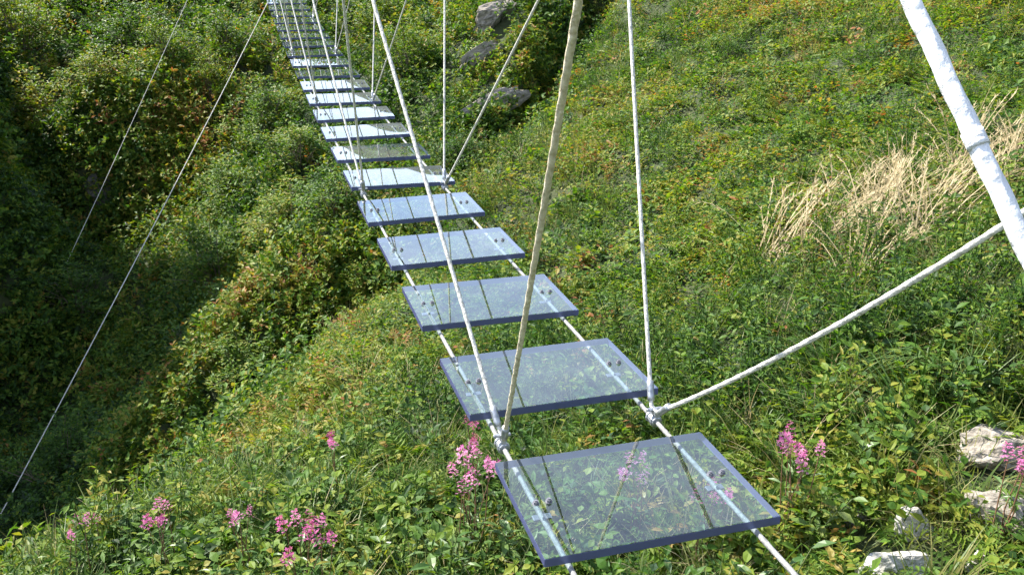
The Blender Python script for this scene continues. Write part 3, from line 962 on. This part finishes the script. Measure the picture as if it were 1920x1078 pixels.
def head_mesh(seed, n=24, rad=.030, hgt=.085):
    random.seed(seed); L = Leaves()
    for k in range(n):
        t = k / n
        az = 2.4 * k; rr = rad * (1 - .55 * t) * U(.6, 1.1)
        c = np.array([math.cos(az) * rr, math.sin(az) * rr, hgt * t * U(.8, 1.1)])
        v = U(0, 1); tilt = U(.1, .9)
        for q in range(4):
            L.leaf(c, az + q * 1.57 + U(-.2, .2), tilt * U(.2, 1), .011 * U(.7, 1.3), .008, v, False, U(-.3, .3))
    return L.mesh('blossom', M_pink)
HEADS = [head_mesh(600 + i) for i in range(3)]
def flower(x, y, h, heads, spread, tint, label, seed, size=1.0):
    random.seed(seed)
    o = empty('pink_flower_plant', (x, y, h1(x, y)))
    tag(o, label, 'flower', 'pink flowering plants on the slope')
    paths = []
    for k in range(heads):
        az = 2.4 * k + U(-.3, .3); rr = spread * math.sqrt((k + .4) / heads)
        b = np.array([U(-.03, .03), U(-.03, .03), -.02])
        t = np.array([math.cos(az) * rr, math.sin(az) * rr, h * U(.8, 1.12)])
        paths.append((b, t))
        hd = link('blossom', HEADS[k % 3], o)
        hd.location = t; hd.scale = (size * U(.5, .8),) * 3
        hd.rotation_euler = (U(-.5, .5), U(-.5, .5), U(0, 6.28)); hd['tint'] = tint + U(-.2, .2)
        for j in range(4):
            q = .25 + .16 * j
            leaf_obj(o, b + (t - b) * q, 2.4 * j + U(-.5, .5) + k, U(0, .7), U(.035, .06), .42 + U(-.12, .12), 2)
    link('stem', stem_mesh(paths, M_redstem, .0026), o)
    return o
FL = [
 (-.65, 2.40, .30, 9, .085, .45, 'brightest magenta pink flower cluster in the lower left foreground', 1.0),
 (-.14, 2.66, .35, 9, .085, .70, 'tall loose pink flower cluster beside the far left corner of the nearest plank', 1.0),
 (-.16, 3.11, .30, 4, .035, .05, 'dark crimson pink flower under the left rope node', .9),
 (.88, 2.43, .30, 8, .075, .60, 'pink flower cluster on the slope right of the nearest plank', 1.0),
 (1.40, 2.17, .28, 4, .05, .50, 'magenta flower by the rock at the right edge', .9),
 (-1.16, 2.53, .26, 5, .045, .55, 'small pink flower on the spur brink above the bottom edge', .8),
 (-1.47, 2.59, .24, 4, .07, .65, 'pair of pale pink flower heads farthest left', .75),
 (-.92, 2.55, .26, 4, .06, .75, 'thin pale pink flower between the brightest cluster and the spur brink', .7),
 (-.72, 3.18, .26, 3, .03, .30, 'tiny dusky pink flower higher up the spur', .8),
 (.41, 2.54, .28, 5, .05, .80, 'pale pink flower seen through the middle of the nearest plank', .85),
 (.60, 2.35, .28, 6, .05, .60, 'pink flower seen through the right half of the nearest plank', .9),
]
for i, (x, y, h, n_, sp, ti, lb, sz) in enumerate(FL):
    flower(x, y, h, n_, sp, ti, lb, 700 + i, sz)

# dry and green tall grass tufts
def tuft_meshes(seed, n, h, lean_az, lean, mat, heads=True, w=.004, droop=1.1):
    random.seed(seed); L = Leaves(); H = Leaves()
    for k in range(n):
        a0 = U(0, 6.28); r0 = .07 * math.sqrt(U(0, 1))
        base = np.array([math.cos(a0) * r0, math.sin(a0) * r0, -.02])
        az = lean_az + random.gauss(0, .55); el = U(.65, 1.25) - lean * .3; ln = h * U(.6, 1.15); dr = U(.3, droop)
        v = U(0, 1)
        L.blade(base, az, el, ln, w * U(.7, 1.4), dr, v, 5)
        if heads and U(0, 1) < .6:
            p = base.copy()
            for i in range(5):
                e = el - dr * ((i + .5) / 5) ** 1.3
                st = np.array([math.cos(az) * math.cos(e), math.sin(az) * math.cos(e), math.sin(e)]) * ln / 5
                if i >= 3:
                    for q in range(7):
                        H.blade(p + st * U(0, 1), az + U(-.8, .8), e + U(-.6, .6), U(.02, .05), .0045, .3, U(.2, 1), 1)
                p = p + st
    return L.mesh('blades', mat), (H.mesh('seed_heads', mat) if heads else None)
def tuft(name, x, y, meshes, label, cat, group, tint, sc=1.0, rz=0):
    o = empty(name, (x, y, h1(x, y))); o.scale = (sc,) * 3; o.rotation_euler = (0, 0, rz)
    tag(o, label, cat, group)
    b = link('blades', meshes[0], o); b['tint'] = tint; b['kind'] = 'stuff'
    if meshes[1]:
        q = link('seed_heads', meshes[1], o); q['tint'] = tint + .15; q['kind'] = 'stuff'
    return o
DT = [tuft_meshes(800 + i, 48, .55, .7, .35, M_dry, True, .0046, 1.9) for i in range(3)]
DG = [
 (1.82, 5.10, 'straw coloured dry grass tuft farthest left in the dry patch on the right slope'),
 (1.98, 5.35, 'dry grass tuft at the upper left of the dry patch'),
 (2.05, 4.95, 'dry grass tuft low in the dry patch, above the long white rope'),
 (2.22, 5.20, 'dry grass tuft in the middle of the dry patch'),
 (2.40, 5.40, 'dry grass tuft at the top middle of the dry patch'),
 (2.36, 4.85, 'dry grass tuft in the dry patch closest to the white rope on its lower right'),
 (2.58, 5.15, 'dry grass tuft just left of the thick white rope'),
 (2.76, 5.50, 'dry grass tuft behind the thick white rope at the top of the patch'),
 (2.72, 4.90, 'dry grass tuft behind the thick white rope lower down'),
 (2.95, 5.20, 'dry grass tuft right of the thick white rope at the edge'),
 (1.62, 4.75, 'small dry grass tuft at the lower left fringe of the dry patch'),
 (1.50, 5.00, 'outlying dry grass tuft left of the whole dry patch'),
 (1.72, 5.45, 'dry grass tuft at the far upper left corner of the dry patch'),
 (1.68, 4.15, 'lone dry grass tuft below the dry patch, just above the middle of the sagging rope'),
 (2.10, 4.45, 'dry grass tuft between the dry patch and the upper end of the sagging rope'),
 (1.90, 4.70, 'dry grass tuft at the lower middle fringe of the dry patch'),
]
for i, (x, y, lb) in enumerate(DG):
    tuft('dry_grass_tuft', x, y, DT[i % 3], lb, 'dry grass', 'dry grass tufts on the right slope', .5 + .1 * (i % 3 - 1), .95 + .14 * (i % 4), (i % 5 - 2) * .25)
DB = tuft_meshes(820, 9, .26, -.9, .5, M_dry, False, .014, 1.6)
tuft('dry_grass_tuft', 1.52, 3.35, DB, 'withered tan blades drooping below the long white rope on the right', 'dry grass', None, .55)
GT = tuft_meshes(830, 46, .34, 2.6, .5, M_big, False, .006, 1.8)
tuft('long_grass_tuft', 1.22, 2.88, GT, 'arching long green grass tuft above the right pink flower', 'grass', None, .45)
GT2 = tuft_meshes(831, 40, .32, .6, .3, M_big, False, .006, 1.2)
tuft('long_grass_tuft', 1.62, 2.95, GT2, 'upright long green grass tuft near the right edge above the tan rock', 'grass', None, .48)

GT3 = tuft_meshes(832, 44, .36, 1.9, .3, M_big, False, .007, 1.5)
tuft('long_grass_tuft', 1.42, 2.86, GT3, 'loose green grass tuft between the withered blades and the tan rock', 'grass', None, .40)
tuft('long_grass_tuft', 1.66, 3.10, GT, 'wide green grass tuft at the right edge below the thick white rope', 'grass', None, .52, 1.1, 1.0)
tuft('long_grass_tuft', 1.28, 3.24, GT2, 'green grass tuft under the middle of the sagging white rope', 'grass', None, .44, 1.0, 2.0)
